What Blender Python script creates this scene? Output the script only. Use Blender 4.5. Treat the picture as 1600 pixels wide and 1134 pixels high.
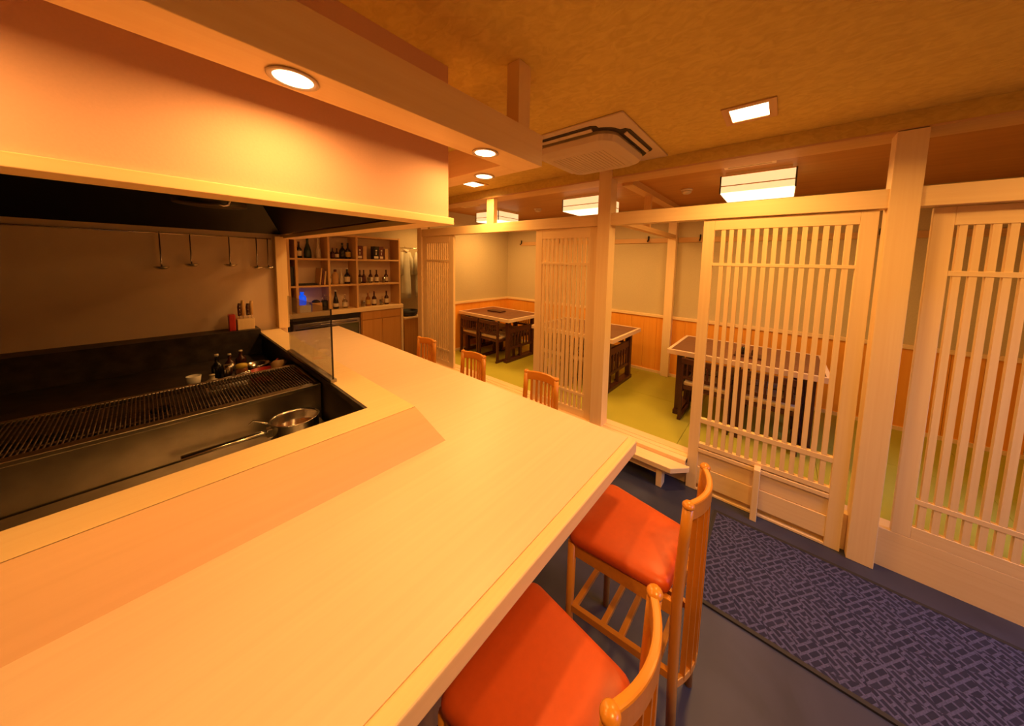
import bpy, math, random
from mathutils import Vector, Matrix
random.seed(7)
for o in list(bpy.data.objects): bpy.data.objects.remove(o, do_unlink=True)
SC = bpy.context.scene
COL = SC.collection

# ------------------------------------------------------------------ camera
EYE = 1.755
YAW, PITCH, ROLL, F, PX, PY = 0.891317, 0.0889448, 0.0227929, 482.1575, 831.97, 452.09
fw = Vector((math.sin(YAW)*math.cos(PITCH), math.cos(YAW)*math.cos(PITCH), -math.sin(PITCH)))
rt = fw.cross(Vector((0, 0, 1))).normalized(); up = rt.cross(fw)
r2 = rt*math.cos(ROLL) + up*math.sin(ROLL); u2 = -rt*math.sin(ROLL) + up*math.cos(ROLL)
cam = bpy.data.cameras.new('camera'); camo = bpy.data.objects.new('camera', cam); COL.objects.link(camo)
camo.matrix_world = Matrix(((r2.x, u2.x, -fw.x, 0), (r2.y, u2.y, -fw.y, 0), (r2.z, u2.z, -fw.z, EYE), (0, 0, 0, 1)))
cam.sensor_fit = 'HORIZONTAL'; cam.sensor_width = 36.0; cam.lens = F/1600*36
cam.shift_x = -(PX-800)/1600; cam.shift_y = -(567-PY)/1600
cam.clip_start = 0.02; SC.camera = camo

# ------------------------------------------------------------------ light and exposure
SC.view_settings.view_transform = 'Standard'; SC.view_settings.look = 'None'
SC.view_settings.gamma = 1.0; SC.view_settings.use_curve_mapping = False
SC.view_settings.exposure = 0.0
world = bpy.data.worlds.new('world'); SC.world = world; world.use_nodes = True
world.node_tree.nodes['Background'].inputs[0].default_value = (0.55, 0.7, 1.0, 1)
world.node_tree.nodes['Background'].inputs[1].default_value = 0.08
WARM = (1.0, 0.485, 0.12)
LAMP = (1.0, 0.50, 0.12)
DAY = (0.36, 0.50, 1.0)
P_DOWN, P_SQUARE, P_ROOM, P_DAY = 4.4, 19, 17, 260
def area(name, loc, power, color, sx, sy=None, rot=(0, 0, 0), disk=False, spread=math.pi):
    l = bpy.data.lights.new(name, 'AREA'); l.energy = power; l.color = color
    l.shape = 'DISK' if disk else 'RECTANGLE'; l.size = sx
    if not disk: l.size_y = sy or sx
    l.spread = spread
    o = bpy.data.objects.new(name, l); o.location = loc; o.rotation_euler = rot; COL.objects.link(o)
    return o
area('daylight', (2.0, -4.0, 3.4), P_DAY, DAY, 3.0, 1.6, rot=(math.radians(58), 0, 0))

# ------------------------------------------------------------------ materials
def new_mat(name):
    m = bpy.data.materials.new(name); m.use_nodes = True
    nt = m.node_tree; return m, nt, nt.nodes['Principled BSDF']
def plain(name, col, rough=0.5, metal=0.0, noise=0.06, scale=20, bump=0.0, trans=0.0, emis=None, estr=0, coat=0):
    m, nt, b = new_mat(name)
    b.inputs['Roughness'].default_value = rough; b.inputs['Metallic'].default_value = metal
    tc = nt.nodes.new('ShaderNodeTexCoord'); n = nt.nodes.new('ShaderNodeTexNoise')
    n.inputs['Scale'].default_value = scale; n.inputs['Detail'].default_value = 4
    nt.links.new(tc.outputs['Object'], n.inputs['Vector'])
    r = nt.nodes.new('ShaderNodeValToRGB')
    r.color_ramp.elements[0].position = .3; r.color_ramp.elements[1].position = .7
    r.color_ramp.elements[0].color = (*[max(0, c*(1-noise)) for c in col], 1)
    r.color_ramp.elements[1].color = (*[min(1, c*(1+noise)) for c in col], 1)
    nt.links.new(n.outputs['Fac'], r.inputs['Fac']); nt.links.new(r.outputs['Color'], b.inputs['Base Color'])
    if bump:
        bp = nt.nodes.new('ShaderNodeBump'); bp.inputs['Strength'].default_value = bump; bp.inputs['Distance'].default_value = .01
        nt.links.new(n.outputs['Fac'], bp.inputs['Height']); nt.links.new(bp.outputs['Normal'], b.inputs['Normal'])
    if trans: b.inputs['Transmission Weight'].default_value = trans; b.inputs['IOR'].default_value = 1.45
    if emis: b.inputs['Emission Color'].default_value = (*emis, 1); b.inputs['Emission Strength'].default_value = estr
    if coat: b.inputs['Coat Weight'].default_value = coat; b.inputs['Coat Roughness'].default_value = .15
    return m
def wood(name, c1, c2, axis='x', rough=0.45, fine=60, spec=.4, joints=None):
    m, nt, b = new_mat(name)
    tc = nt.nodes.new('ShaderNodeTexCoord'); mp = nt.nodes.new('ShaderNodeMapping')
    s = {'x': (1.2, fine, fine), 'y': (fine, 1.2, fine), 'z': (fine, fine, 1.2)}[axis]
    mp.inputs['Scale'].default_value = s
    n = nt.nodes.new('ShaderNodeTexNoise'); n.inputs['Scale'].default_value = 1; n.inputs['Detail'].default_value = 5; n.inputs['Distortion'].default_value = .4
    n2 = nt.nodes.new('ShaderNodeTexNoise'); n2.inputs['Scale'].default_value = 1.3; n2.inputs['Detail'].default_value = 2
    nt.links.new(tc.outputs['Object'], mp.inputs['Vector']); nt.links.new(mp.outputs['Vector'], n.inputs['Vector'])
    nt.links.new(tc.outputs['Object'], n2.inputs['Vector'])
    mx = nt.nodes.new('ShaderNodeMix'); mx.data_type = 'FLOAT'; mx.inputs[0].default_value = .35
    nt.links.new(n.outputs['Fac'], mx.inputs[2]); nt.links.new(n2.outputs['Fac'], mx.inputs[3])
    r = nt.nodes.new('ShaderNodeValToRGB'); r.color_ramp.elements[0].position = .32; r.color_ramp.elements[1].position = .68
    r.color_ramp.elements[0].color = (*c1, 1); r.color_ramp.elements[1].color = (*c2, 1)
    nt.links.new(mx.outputs[0], r.inputs['Fac']); nt.links.new(r.outputs['Color'], b.inputs['Base Color'])
    b.inputs['Roughness'].default_value = rough; b.inputs['Specular IOR Level'].default_value = spec
    return m
M = {}
for a in 'xyz':
    M['hinoki_'+a] = wood('hinoki_'+a, (.88, .62, .31), (.94, .70, .38), a, .5)
    M['counter_'+a] = wood('counter_'+a, (.80, .60, .42), (.86, .66, .47), a, .38, 45)
    M['cypress_'+a] = wood('cypress_'+a, (.62, .36, .14), (.72, .45, .19), a, .5)
    M['dark_'+a] = wood('dark_'+a, (.055, .018, .011), (.10, .035, .02), a, .4)
    M['beech_'+a] = wood('beech_'+a, (.62, .235, .018), (.72, .29, .028), a, .28, 50, .6)
M['dado'] = wood('dado', (.86, .34, .035), (.93, .41, .05), 'z', .45, 40)
M['cabinet'] = wood('cabinet', (.62, .28, .06), (.70, .34, .08), 'z', .45, 40)
M['wood_ceiling'] = wood('wood_ceiling', (.44, .19, .03), (.55, .25, .05), 'y', .5, 18)
M['riser'] = wood('riser_wood_shaded', (.78, .50, .27), (.84, .55, .31), 'x', .45, 45)  # counter wood made darker: shade on the front slope put into the colour
M['tabletop'] = wood('tabletop', (.15, .06, .035), (.22, .09, .05), 'y', .35, 40)
M['wall'] = plain('wall_plaster', (.60, .49, .28), .85, noise=.04, scale=90, bump=.06)
M['kitchen_wall'] = plain('kitchen_wall', (.82, .62, .42), .5, noise=.03, scale=5)
M['hood_cloth'] = plain('hood_cloth', (.74, .45, .33), .8, noise=.02, scale=150, bump=.04)
M['white'] = plain('white_plastic', (.66, .52, .38), .5, noise=.01)
M['rubber'] = plain('rubber', (.02, .018, .018), .6)
M['black'] = plain('black_steel', (.018, .014, .012), .35, .3)
M['soot'] = plain('sooty_metal', (.05, .035, .028), .5, .4, noise=.5, scale=12)
M['steel'] = plain('stainless_steel', (.62, .58, .52), .22, 1.0, noise=.05, scale=8)
M['brushed'] = plain('brushed_steel', (.42, .37, .31), .33, 1.0, noise=.15, scale=9)
M['iron'] = plain('grate_iron', (.20, .14, .10), .45, .8, noise=.5, scale=60)
M['orange'] = plain('orange_vinyl', (.62, .092, .012), .42, noise=.03, scale=60, bump=.02)
M['cream'] = plain('cream_cushion', (.74, .58, .38), .7, noise=.05)
M['slot'] = plain('dark_slot', (.05, .035, .02), .7)
M['shirt'] = plain('grey_cotton', (.55, .53, .42), .9, noise=.08, scale=8)
M['blue'] = plain('blue_bottle', (.01, .10, .85), .2, noise=.02, emis=(0.0, .10, 1.0), estr=.7)
M['red'] = plain('red_enamel', (.50, .03, .015), .35, noise=.1)
M['yellow'] = plain('yellow_lid', (.70, .48, .05), .4, noise=.05)
M['paper'] = plain('white_paper', (.80, .74, .66), .8, noise=.02)
M['label'] = plain('cream_label', (.66, .56, .42), .7, noise=.05, scale=90)
M['gold_label'] = plain('gold_label', (.55, .36, .07), .6, noise=.1)
M['green_glass'] = plain('green_glass', (.012, .03, .01), .12, noise=.1)
M['brown_glass'] = plain('brown_glass', (.06, .016, .006), .12, noise=.2)
M['amber_glass'] = plain('amber_glass', (.30, .10, .02), .12, noise=.2)
M['dark_glass'] = plain('dark_glass', (.012, .009, .01), .1, noise=.2)
M['frosted'] = plain('frosted_bottle', (.55, .45, .32), .3, noise=.05)
M['tan_box'] = plain('tan_box', (.52, .30, .12), .6, noise=.05)
M['maroon_box'] = plain('maroon_box', (.12, .018, .012), .5, noise=.1)
M['fridge_glass'] = plain('fridge_glass', (.06, .05, .035), .08, noise=.1)
M['shade'] = plain('lit_shade', (.9, .8, .6), .6, emis=(1.0, .72, .34), estr=.9)
M['shade_bottom'] = plain('lit_shade_bottom', (.9, .8, .6), .6, emis=(1.0, .80, .45), estr=2.2)
M['lens'] = plain('lit_lens', (.9, .8, .6), .6, emis=(1.0, .74, .40), estr=8)
def ceiling_mat():
    m, nt, b = new_mat('ceiling_paper'); b.inputs['Roughness'].default_value = .8
    tc = nt.nodes.new('ShaderNodeTexCoord'); mp = nt.nodes.new('ShaderNodeMapping'); mp.inputs['Scale'].default_value = (1, .6, 1)
    n = nt.nodes.new('ShaderNodeTexNoise'); n.inputs['Scale'].default_value = 26; n.inputs['Detail'].default_value = 6; n.inputs['Distortion'].default_value = 1.2
    v = nt.nodes.new('ShaderNodeTexNoise'); v.inputs['Scale'].default_value = 2.5
    r = nt.nodes.new('ShaderNodeValToRGB'); r.color_ramp.elements[0].position = .35; r.color_ramp.elements[1].position = .65
    r.color_ramp.elements[0].color = (.66, .46, .10, 1); r.color_ramp.elements[1].color = (.76, .56, .13, 1)
    bp = nt.nodes.new('ShaderNodeBump'); bp.inputs['Strength'].default_value = .35; bp.inputs['Distance'].default_value = .012
    L = nt.links.new
    L(tc.outputs['Object'], mp.inputs['Vector']); L(mp.outputs['Vector'], n.inputs['Vector'])
    L(n.outputs['Fac'], r.inputs['Fac']); L(r.outputs['Color'], b.inputs['Base Color'])
    L(n.outputs['Fac'], bp.inputs['Height']); L(bp.outputs['Normal'], b.inputs['Normal'])
    return m
M['ceiling'] = ceiling_mat()
def floor_mat():
    m, nt, b = new_mat('slate_floor'); b.inputs['Roughness'].default_value = .42
    tc = nt.nodes.new('ShaderNodeTexCoord')
    n = nt.nodes.new('ShaderNodeTexNoise'); n.inputs['Scale'].default_value = 3.2; n.inputs['Detail'].default_value = 8; n.inputs['Distortion'].default_value = .7
    r = nt.nodes.new('ShaderNodeValToRGB'); r.color_ramp.elements[0].position = .35; r.color_ramp.elements[1].position = .7
    r.color_ramp.elements[0].color = (.026, .029, .055, 1); r.color_ramp.elements[1].color = (.046, .050, .088, 1)
    bp = nt.nodes.new('ShaderNodeBump'); bp.inputs['Strength'].default_value = .08
    L = nt.links.new
    L(tc.outputs['Object'], n.inputs['Vector']); L(n.outputs['Fac'], r.inputs['Fac']); L(r.outputs['Color'], b.inputs['Base Color'])
    L(n.outputs['Fac'], bp.inputs['Height']); L(bp.outputs['Normal'], b.inputs['Normal'])
    return m
M['floor'] = floor_mat()
def tatami_mat():
    m, nt, b = new_mat('tatami_straw'); b.inputs['Roughness'].default_value = .7
    tc = nt.nodes.new('ShaderNodeTexCoord'); w = nt.nodes.new('ShaderNodeTexWave')
    w.bands_direction = 'Y'; w.inputs['Scale'].default_value = 60; w.inputs['Distortion'].default_value = .3
    n = nt.nodes.new('ShaderNodeTexNoise'); n.inputs['Scale'].default_value = 4; n.inputs['Detail'].default_value = 5
    mx = nt.nodes.new('ShaderNodeMix'); mx.data_type = 'FLOAT'; mx.inputs[0].default_value = .6
    r = nt.nodes.new('ShaderNodeValToRGB')
    r.color_ramp.elements[0].color = (.40, .38, .03, 1); r.color_ramp.elements[1].color = (.52, .48, .05, 1)
    L = nt.links.new
    L(tc.outputs['Object'], w.inputs['Vector']); L(tc.outputs['Object'], n.inputs['Vector'])
    L(w.outputs['Fac'], mx.inputs[2]); L(n.outputs['Fac'], mx.inputs[3]); L(mx.outputs[0], r.inputs['Fac']); L(r.outputs['Color'], b.inputs['Base Color'])
    return m
M['tatami'] = tatami_mat()
def rug_mat():
    # woven basket / zigzag print of pale strokes on dark violet pile
    m, nt, b = new_mat('entrance_mat_pile'); b.inputs['Roughness'].default_value = .95
    L = nt.links.new
    tc = nt.nodes.new('ShaderNodeTexCoord')
    def brick(rot, off):
        mp = nt.nodes.new('ShaderNodeMapping'); mp.inputs['Rotation'].default_value = (0, 0, rot); mp.inputs['Location'].default_value = (off, off*.7, 0)
        mp.inputs['Scale'].default_value = (20, 20, 20)
        bk = nt.nodes.new('ShaderNodeTexBrick'); bk.inputs['Scale'].default_value = 1
        bk.inputs['Color1'].default_value = (0, 0, 0, 1); bk.inputs['Color2'].default_value = (.12, .12, .12, 1); bk.inputs['Mortar'].default_value = (1, 1, 1, 1)
        bk.inputs['Mortar Size'].default_value = .10; bk.inputs['Brick Width'].default_value = 1.1; bk.inputs['Row Height'].default_value = .55
        L(tc.outputs['Object'], mp.inputs['Vector']); L(mp.outputs['Vector'], bk.inputs['Vector'])
        return bk
    b1 = brick(math.radians(38), 0)
    mp = nt.nodes.new('ShaderNodeMapping'); mp.inputs['Scale'].default_value = (9, 9, 9); mp.inputs['Rotation'].default_value = (0, 0, math.radians(-20))
    ch = nt.nodes.new('ShaderNodeTexChecker'); ch.inputs['Scale'].default_value = 1
    L(tc.outputs['Object'], mp.inputs['Vector']); L(mp.outputs['Vector'], ch.inputs['Vector'])
    b2 = brick(math.radians(-52), .3)
    mx = nt.nodes.new('ShaderNodeMix'); mx.data_type = 'RGBA'
    L(ch.outputs['Fac'], mx.inputs[0]); L(b1.outputs['Color'], mx.inputs[6]); L(b2.outputs['Color'], mx.inputs[7])
    n = nt.nodes.new('ShaderNodeTexNoise'); n.inputs['Scale'].default_value = 120; L(tc.outputs['Object'], n.inputs['Vector'])
    mm = nt.nodes.new('ShaderNodeMath'); mm.operation = 'MULTIPLY'; L(mx.outputs[2], mm.inputs[0]); L(n.outputs['Fac'], mm.inputs[1])
    r = nt.nodes.new('ShaderNodeValToRGB'); r.color_ramp.elements[0].color = (.011, .011, .034, 1); r.color_ramp.elements[1].color = (.075, .072, .15, 1)
    r.color_ramp.elements[1].position = .6
    L(mm.outputs[0], r.inputs['Fac']); L(r.outputs['Color'], b.inputs['Base Color'])
    bp = nt.nodes.new('ShaderNodeBump'); bp.inputs['Strength'].default_value = .6; bp.inputs['Distance'].default_value = .004
    L(mx.outputs[2], bp.inputs['Height']); L(bp.outputs['Normal'], b.inputs['Normal'])
    return m
M['rug'] = rug_mat()
def glass_mat(name, col, rough=.02, alpha_mix=.8):
    m = bpy.data.materials.new(name); m.use_nodes = True; nt = m.node_tree; nt.nodes.clear()
    out = nt.nodes.new('ShaderNodeOutputMaterial'); g = nt.nodes.new('ShaderNodeBsdfGlossy'); g.inputs['Roughness'].default_value = rough
    t = nt.nodes.new('ShaderNodeBsdfTransparent'); t.inputs['Color'].default_value = (*col, 1)
    lw = nt.nodes.new('ShaderNodeLayerWeight'); lw.inputs['Blend'].default_value = .25
    ma = nt.nodes.new('ShaderNodeMath'); ma.operation = 'MULTIPLY_ADD'; ma.inputs[1].default_value = .25; ma.inputs[2].default_value = 1-alpha_mix
    mx = nt.nodes.new('ShaderNodeMixShader')
    nt.links.new(lw.outputs['Facing'], ma.inputs[0]); nt.links.new(ma.outputs[0], mx.inputs[0])
    nt.links.new(t.outputs[0], mx.inputs[1]); nt.links.new(g.outputs[0], mx.inputs[2]); nt.links.new(mx.outputs[0], out.inputs[0])
    return m
M['glass'] = glass_mat('clear_glass', (.80, .81, .84), .03, .95)
M['clear'] = glass_mat('clear_bottle', (.75, .70, .62), .05, .85)

# ------------------------------------------------------------------ mesh builder
class MB:
    def __init__(s): s.v = []; s.f = []; s.sm = []
    def add(s, vs, fs, smooth=False):
        k = len(s.v); s.v += [tuple(v) for v in vs]; s.f += [tuple(i+k for i in f) for f in fs]; s.sm += [smooth]*len(fs); return s
    def box(s, x0, x1, y0, y1, z0, z1):
        x0, x1 = min(x0, x1), max(x0, x1); y0, y1 = min(y0, y1), max(y0, y1); z0, z1 = min(z0, z1), max(z0, z1)
        return s.add([(x0,y0,z0),(x1,y0,z0),(x1,y1,z0),(x0,y1,z0),(x0,y0,z1),(x1,y0,z1),(x1,y1,z1),(x0,y1,z1)],
                     [(0,3,2,1),(4,5,6,7),(0,1,5,4),(1,2,6,5),(2,3,7,6),(3,0,4,7)])
    def prism(s, poly, z0, z1):
        n = len(poly)
        a = sum(poly[i][0]*poly[(i+1) % n][1]-poly[(i+1) % n][0]*poly[i][1] for i in range(n))
        if a < 0: poly = poly[::-1]
        vs = [(x, y, z0) for x, y in poly] + [(x, y, z1) for x, y in poly]
        return s.add(vs, [tuple(range(n-1, -1, -1)), tuple(range(n, 2*n))] + [(i, (i+1) % n, n+(i+1) % n, n+i) for i in range(n)])
    def lathe(s, prof, c=(0, 0, 0), n=20, axis='z', cap=True):
        vs = []; fs = []
        for r, h in prof:
            for i in range(n):
                a = 2*math.pi*i/n; p = (r*math.cos(a), r*math.sin(a), h)
                if axis == 'x': p = (h, p[0], p[1])
                if axis == 'y': p = (p[1], h, p[0])
                vs.append((p[0]+c[0], p[1]+c[1], p[2]+c[2]))
        m = len(prof)
        for j in range(m-1):
            for i in range(n):
                fs.append((j*n+i, j*n+(i+1) % n, (j+1)*n+(i+1) % n, (j+1)*n+i))
        if cap: fs += [tuple(range(n-1, -1, -1)), tuple((m-1)*n+i for i in range(n))]
        return s.add(vs, fs, True)
    def cyl(s, c, r, h, n=16, axis='z'): return s.lathe([(r, 0), (r, h)], c, n, axis)
    def tube(s, pts, r, n=8, sx=1.0, sy=1.0):
        """swept round (or elliptical) bar through pts; r may be a list"""
        pts = [Vector(p) for p in pts]; vs = []; fs = []; m = len(pts); prev = None
        for j, p in enumerate(pts):
            t = (pts[min(j+1, m-1)]-pts[max(j-1, 0)]).normalized()
            ref = Vector((0, 0, 1)) if abs(t.z) < .95 else Vector((1, 0, 0))
            a = prev - t*prev.dot(t) if prev else ref.cross(t)
            a.normalize(); b = t.cross(a); prev = a
            rr = r[j] if isinstance(r, (list, tuple)) else r
            for i in range(n):
                an = 2*math.pi*(i+.5)/n; q = p + a*(rr*sx*math.cos(an)) + b*(rr*sy*math.sin(an)); vs.append(q)
        for j in range(m-1):
            for i in range(n): fs.append((j*n+i, j*n+(i+1) % n, (j+1)*n+(i+1) % n, (j+1)*n+i))
        fs += [tuple(range(n-1, -1, -1)), tuple((m-1)*n+i for i in range(n))]
        return s.add(vs, fs, n > 4)
    def sweep_rect(s, pts, w, h):
        """rect section swept along a plan path; w across, h vertical"""
        pts = [Vector(p) for p in pts]; vs = []; fs = []; m = len(pts)
        for j, p in enumerate(pts):
            t = pts[min(j+1, m-1)]-pts[max(j-1, 0)]; t.z = 0; t.normalize(); a = Vector((-t.y, t.x, 0))
            for du, dz in ((-1, -1), (1, -1), (1, 1), (-1, 1)): vs.append(p + a*(w/2*du) + Vector((0, 0, h/2*dz)))
        for j in range(m-1):
            for i in range(4): fs.append((j*4+i, (j+1)*4+i, (j+1)*4+(i+1) % 4, j*4+(i+1) % 4))
        fs += [(0, 1, 2, 3), tuple((m-1)*4+i for i in (3, 2, 1, 0))]
        return s.add(vs, fs)
BASE = {}
def wbase(o):
    p = Vector((0, 0, 0))
    while o: p = p + Vector(o.location); o = o.parent
    return p
def obj(name, mb, mat, parent=None, world=False, bevel=0, seg=2, loc=None, subd=0):
    me = bpy.data.meshes.new(name)
    off = wbase(parent) if (world and parent) else Vector((0, 0, 0))
    if loc is not None: off = off + Vector(loc)
    me.from_pydata([tuple(Vector(v)-off) for v in mb.v], [], mb.f); me.update()
    me.polygons.foreach_set('use_smooth', mb.sm)
    me.materials.append(M[mat] if isinstance(mat, str) else mat)
    o = bpy.data.objects.new(name, me); COL.objects.link(o)
    if parent: o.parent = parent
    if loc is not None and world: o.location = loc if not parent else Vector(loc)
    if bevel:
        b = o.modifiers.new('bevel', 'BEVEL'); b.width = bevel; b.segments = seg; b.limit_method = 'ANGLE'; b.angle_limit = math.radians(40)
    if subd:
        b = o.modifiers.new('subsurf', 'SUBSURF'); b.levels = subd; b.render_levels = subd
    return o
def thing(name, label, cat, loc=(0, 0, 0), rz=0, group=None):
    o = bpy.data.objects.new(name, None); COL.objects.link(o); o.empty_display_size = .1
    o.location = loc; o.rotation_euler = (0, 0, rz); tag(o, label, cat, group); return o
def tag(o, label, cat, group=None):
    o['label'] = label; o['category'] = cat
    if group: o['group'] = group
    return o
def struct(name, mb=None, mat=None, label=None, bevel=0, loc=(0, 0, 0)):
    if mb: o = obj(name, mb, mat, bevel=bevel)
    else:
        o = bpy.data.objects.new(name, None); COL.objects.link(o); o.location = loc; o.empty_display_size = .1
    o['kind'] = 'structure'
    if label: o['label'] = label
    return o
def dup(root, loc, rz=0, label=None):
    r = root.copy(); COL.objects.link(r); r.location = loc; r.rotation_euler = (0, 0, rz)
    if label: r['label'] = label
    for ch in list(root.children):
        c = ch.copy(); COL.objects.link(c); c.parent = r
        for g in list(ch.children):
            d = g.copy(); COL.objects.link(d); d.parent = c
    return r
B = lambda *a: MB().box(*a)
CEIL, TAT, SILL = 2.595, 0.225, 0.235
XF = 4.457      # far wall of the tatami room
YL = 4.24       # side wall of the tatami room
YN = -1.65      # near wall behind the camera

# ------------------------------------------------------------------ shell
struct('floor', B(-2.6, 6.0, YN-.1, 6.5, -.1, 0), 'floor', 'dark slate grey floor of the aisle')
struct('ceiling', B(-2.6, 2.62, YN-.1, 6.5, CEIL, CEIL+.1), 'ceiling', 'ochre textured wallpaper ceiling over the counter')
struct('ceiling.001', B(2.60, XF+.1, YN-.1, 6.5, 2.53, 2.63), 'wood_ceiling', 'brown wooden ceiling over the tatami seating')
struct('wall_far', B(XF, XF+.1, YN-.1, YL+.1, 0, 2.6), 'wall', 'pale plaster wall behind the tatami tables')
struct('wall_side', B(2.72, XF+.02, YL, YL+.10, 0, 2.55), 'wall', 'plaster side wall of the first tatami bay')
struct('wall_left', B(-2.6, -2.5, YN, 6.4, 0, 2.6), 'kitchen_wall')
struct('wall_back', B(.70, 6.0, 5.36, 5.46, 0, 2.6), 'wall', 'plaster wall behind the bottle shelves')
struct('wall_kitchen', B(-2.6, .785, 3.60, 3.70, 0, 2.6), 'kitchen_wall', 'beige kitchen wall with hanging ladles')
struct('wall_kitchen_side', B(.70, .785, 3.70, 5.36, 0, 2.6), 'kitchen_wall')
wn = MB()
wn.box(-2.6, .75, YN-.1, YN, 0, 2.6).box(3.25, XF+.1, YN-.1, YN, 0, 2.6).box(.75, 3.25, YN-.1, YN, 0, .45).box(.75, 3.25, YN-.1, YN, 2.05, 2.6)
struct('wall_near', wn, 'wall')
wi = struct('window_1', loc=(2.0, YN-.05, .45))
fr = MB().box(.75, .80, YN-.08, YN-.02, .45, 2.05).box(3.20, 3.25, YN-.08, YN-.02, .45, 2.05).box(1.98, 2.02, YN-.08, YN-.02, .45, 2.05).box(.75, 3.25, YN-.08, YN-.02, .45, .50).box(.75, 3.25, YN-.08, YN-.02, 2.00, 2.05)
obj('window_frame', fr, 'hinoki_z', wi, True)
obj('pane', B(.80, 1.98, YN-.055, YN-.045, .5, 2.0), 'glass', wi, True)
obj('pane', B(2.02, 3.20, YN-.055, YN-.045, .5, 2.0), 'glass', wi, True)

# dado of boards along the far and side walls, with a cap rail and a skirting rail
dd = struct('wall_panelling', loc=(XF, 1.2, TAT), label='orange wooden dado boards around the tatami seating')
W_ = .182
y = YL-.002; k = 0
while y > YN:
    y0 = max(YN, y-W_)
    obj('panel', B(XF-.012, XF, y0+.0015, y-.0015, TAT, 1.02), 'dado', dd, True); y -= W_
x = XF-.012
while x > 2.75:
    x0 = max(2.72, x-W_)
    obj('panel', B(x0+.0015, x-.0015, YL-.012, YL, TAT, 1.02), 'dado', dd, True); x -= W_
obj('cap_rail', B(XF-.03, XF, YN, YL, 1.02, 1.058), 'hinoki_y', dd, True, .003)
obj('cap_rail', B(2.72, XF-.03, YL-.03, YL, 1.02, 1.058), 'hinoki_x', dd, True, .003)
obj('skirting', B(XF-.03, XF-.012, YN, YL, TAT, .262), 'hinoki_y', dd, True)
obj('skirting', B(2.72, XF-.03, YL-.03, YL-.012, TAT, .262), 'hinoki_x', dd, True)

# raised platform: riser, sill boards and tatami mats
struct('trim_1', B(2.64, 2.66, YN, YL, 0, .18), 'hinoki_y', 'pale wooden riser under the tatami platform')
sl = struct('trim_2', loc=(2.65, 1.3, .2), label='grooved wooden sill along the edge of the tatami')
for x0, x1 in ((2.545, 2.605), (2.612, 2.66), (2.667, 2.75)):
    obj('sill_board', B(x0, x1, .483, 4.25, .195, SILL), 'hinoki_y', sl, True, .002)
obj('sill_base', B(2.56, 2.74, .483, 4.25, .18, .228), 'hinoki_y', sl, True)
obj('sill_board', B(2.64, 2.75, -1.62, .483, .18, SILL), 'hinoki_y', sl, True, .002)
tf = struct('floor_tatami', B(2.66, XF, YN, YL, .0, .20), 'slot', 'raised floor of green straw tatami mats')
yy = YL
cuts_y = [YL, 3.33, 2.42, 1.51, .60, -.31, -1.22, YN]
for i in range(len(cuts_y)-1):
    a, b_ = cuts_y[i+1], cuts_y[i]
    for x0, x1 in ((2.75, 3.60), (3.60, 4.445)):
        obj('tatami_mat', B(x0+.001, x1-.001, a+.001, b_-.001, .20, TAT-(.0 if (i % 2) else .001)), 'tatami', tf, True, .002)

# posts and beams
struct('trim_3', B(2.565, 2.69, 1.215, 1.335, 0, 2.594), 'hinoki_z', 'main square post between the lattice screens', .004)
struct('trim_4', B(2.575, 2.69, 4.25, 4.36, 0, 2.505), 'hinoki_z', 'end post beside the hanging shirts', .003)
struct('trim_5', B(2.585, 2.67, -1.6, 4.36, 2.095, 2.20), 'hinoki_y', 'long lintel beam over the lattice screens', .003)
struct('wall_soffit', B(2.58, 2.62, YN, 5.36, 2.508, 2.60), 'ceiling', 'papered drop where the two ceilings meet')
struct('trim_6', B(2.575, 2.78, YN, 5.36, 2.495, 2.508), 'cypress_y', 'wide flat board under the drop between the ceilings', .002)
struct('trim_14', B(2.74, 2.78, YN, 5.36, 2.508, 2.54), 'cypress_y', 'inner edge of the flat board')
struct('trim_7', B(2.78, XF, 1.11, 1.21, 2.47, 2.56), 'cypress_x', 'ceiling beam between the two tatami bays', .003)
struct('trim_8', B(2.69, XF-.01, 1.125, 1.195, 2.10, 2.15), 'cypress_x', 'cross rail between the two tatami bays', .002)
struct('trim_9', B(XF-.09, XF-.005, 1.12, 1.225, TAT, 2.53), 'hinoki_z', 'square post on the far wall', .003)
struct('trim_10', B(3.33, 3.375, 1.125, 1.195, 2.15, 2.47), 'cypress_z', 'short strut on the cross rail', .002)
struct('trim_11', B(2.595, 2.655, 2.715, 2.835, 2.20, 2.50), 'hinoki_z', 'short strut over the lintel between lit lamps', .003)
struct('trim_12', B(2.575, 2.69, -.54, -.425, 0, 2.505), 'hinoki_z', 'square post at the near end of the big screen', .003)
struct('trim_13', B(.705, .785, 3.52, 3.60, 1.10, 1.93), 'hinoki_z', 'square post on the counter ledge under the hood', .003)

# ------------------------------------------------------------------ lattice screens
def lattice(name, y0, y1, z0, z1, x0, x1, slats, rails, stile=.075, top=.08, kick=None, label=None, slat_w=.026, kind='door'):
    r = struct(name, loc=((x0+x1)/2, (y0+y1)/2, z0), label=label)
    obj('stile', B(x0, x1, y1-stile, y1, z0, z1), 'hinoki_z', r, True, .003)
    obj('stile', B(x0, x1, y0, y0+stile, z0, z1), 'hinoki_z', r, True, .003)
    obj('top_rail', B(x0, x1, y0+stile, y1-stile, z1-top, z1), 'hinoki_y', r, True, .002)
    zb = rails[-1][0]
    first = None
    for k, yc in enumerate(slats):
        obj('slat', B(x0+.003, x0+.031, yc-slat_w/2, yc+slat_w/2, zb, z1-top), 'hinoki_z', r, True)
    for a, b in rails:
        obj('cross_rail', B(x0+.0005, x1-.001, y0+stile, y1-stile, a, b), 'hinoki_y', r, True, .001)
    return r
def spread(a, b, n): return [a+(b-a)*(i+.5)/n for i in range(n)]
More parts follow.
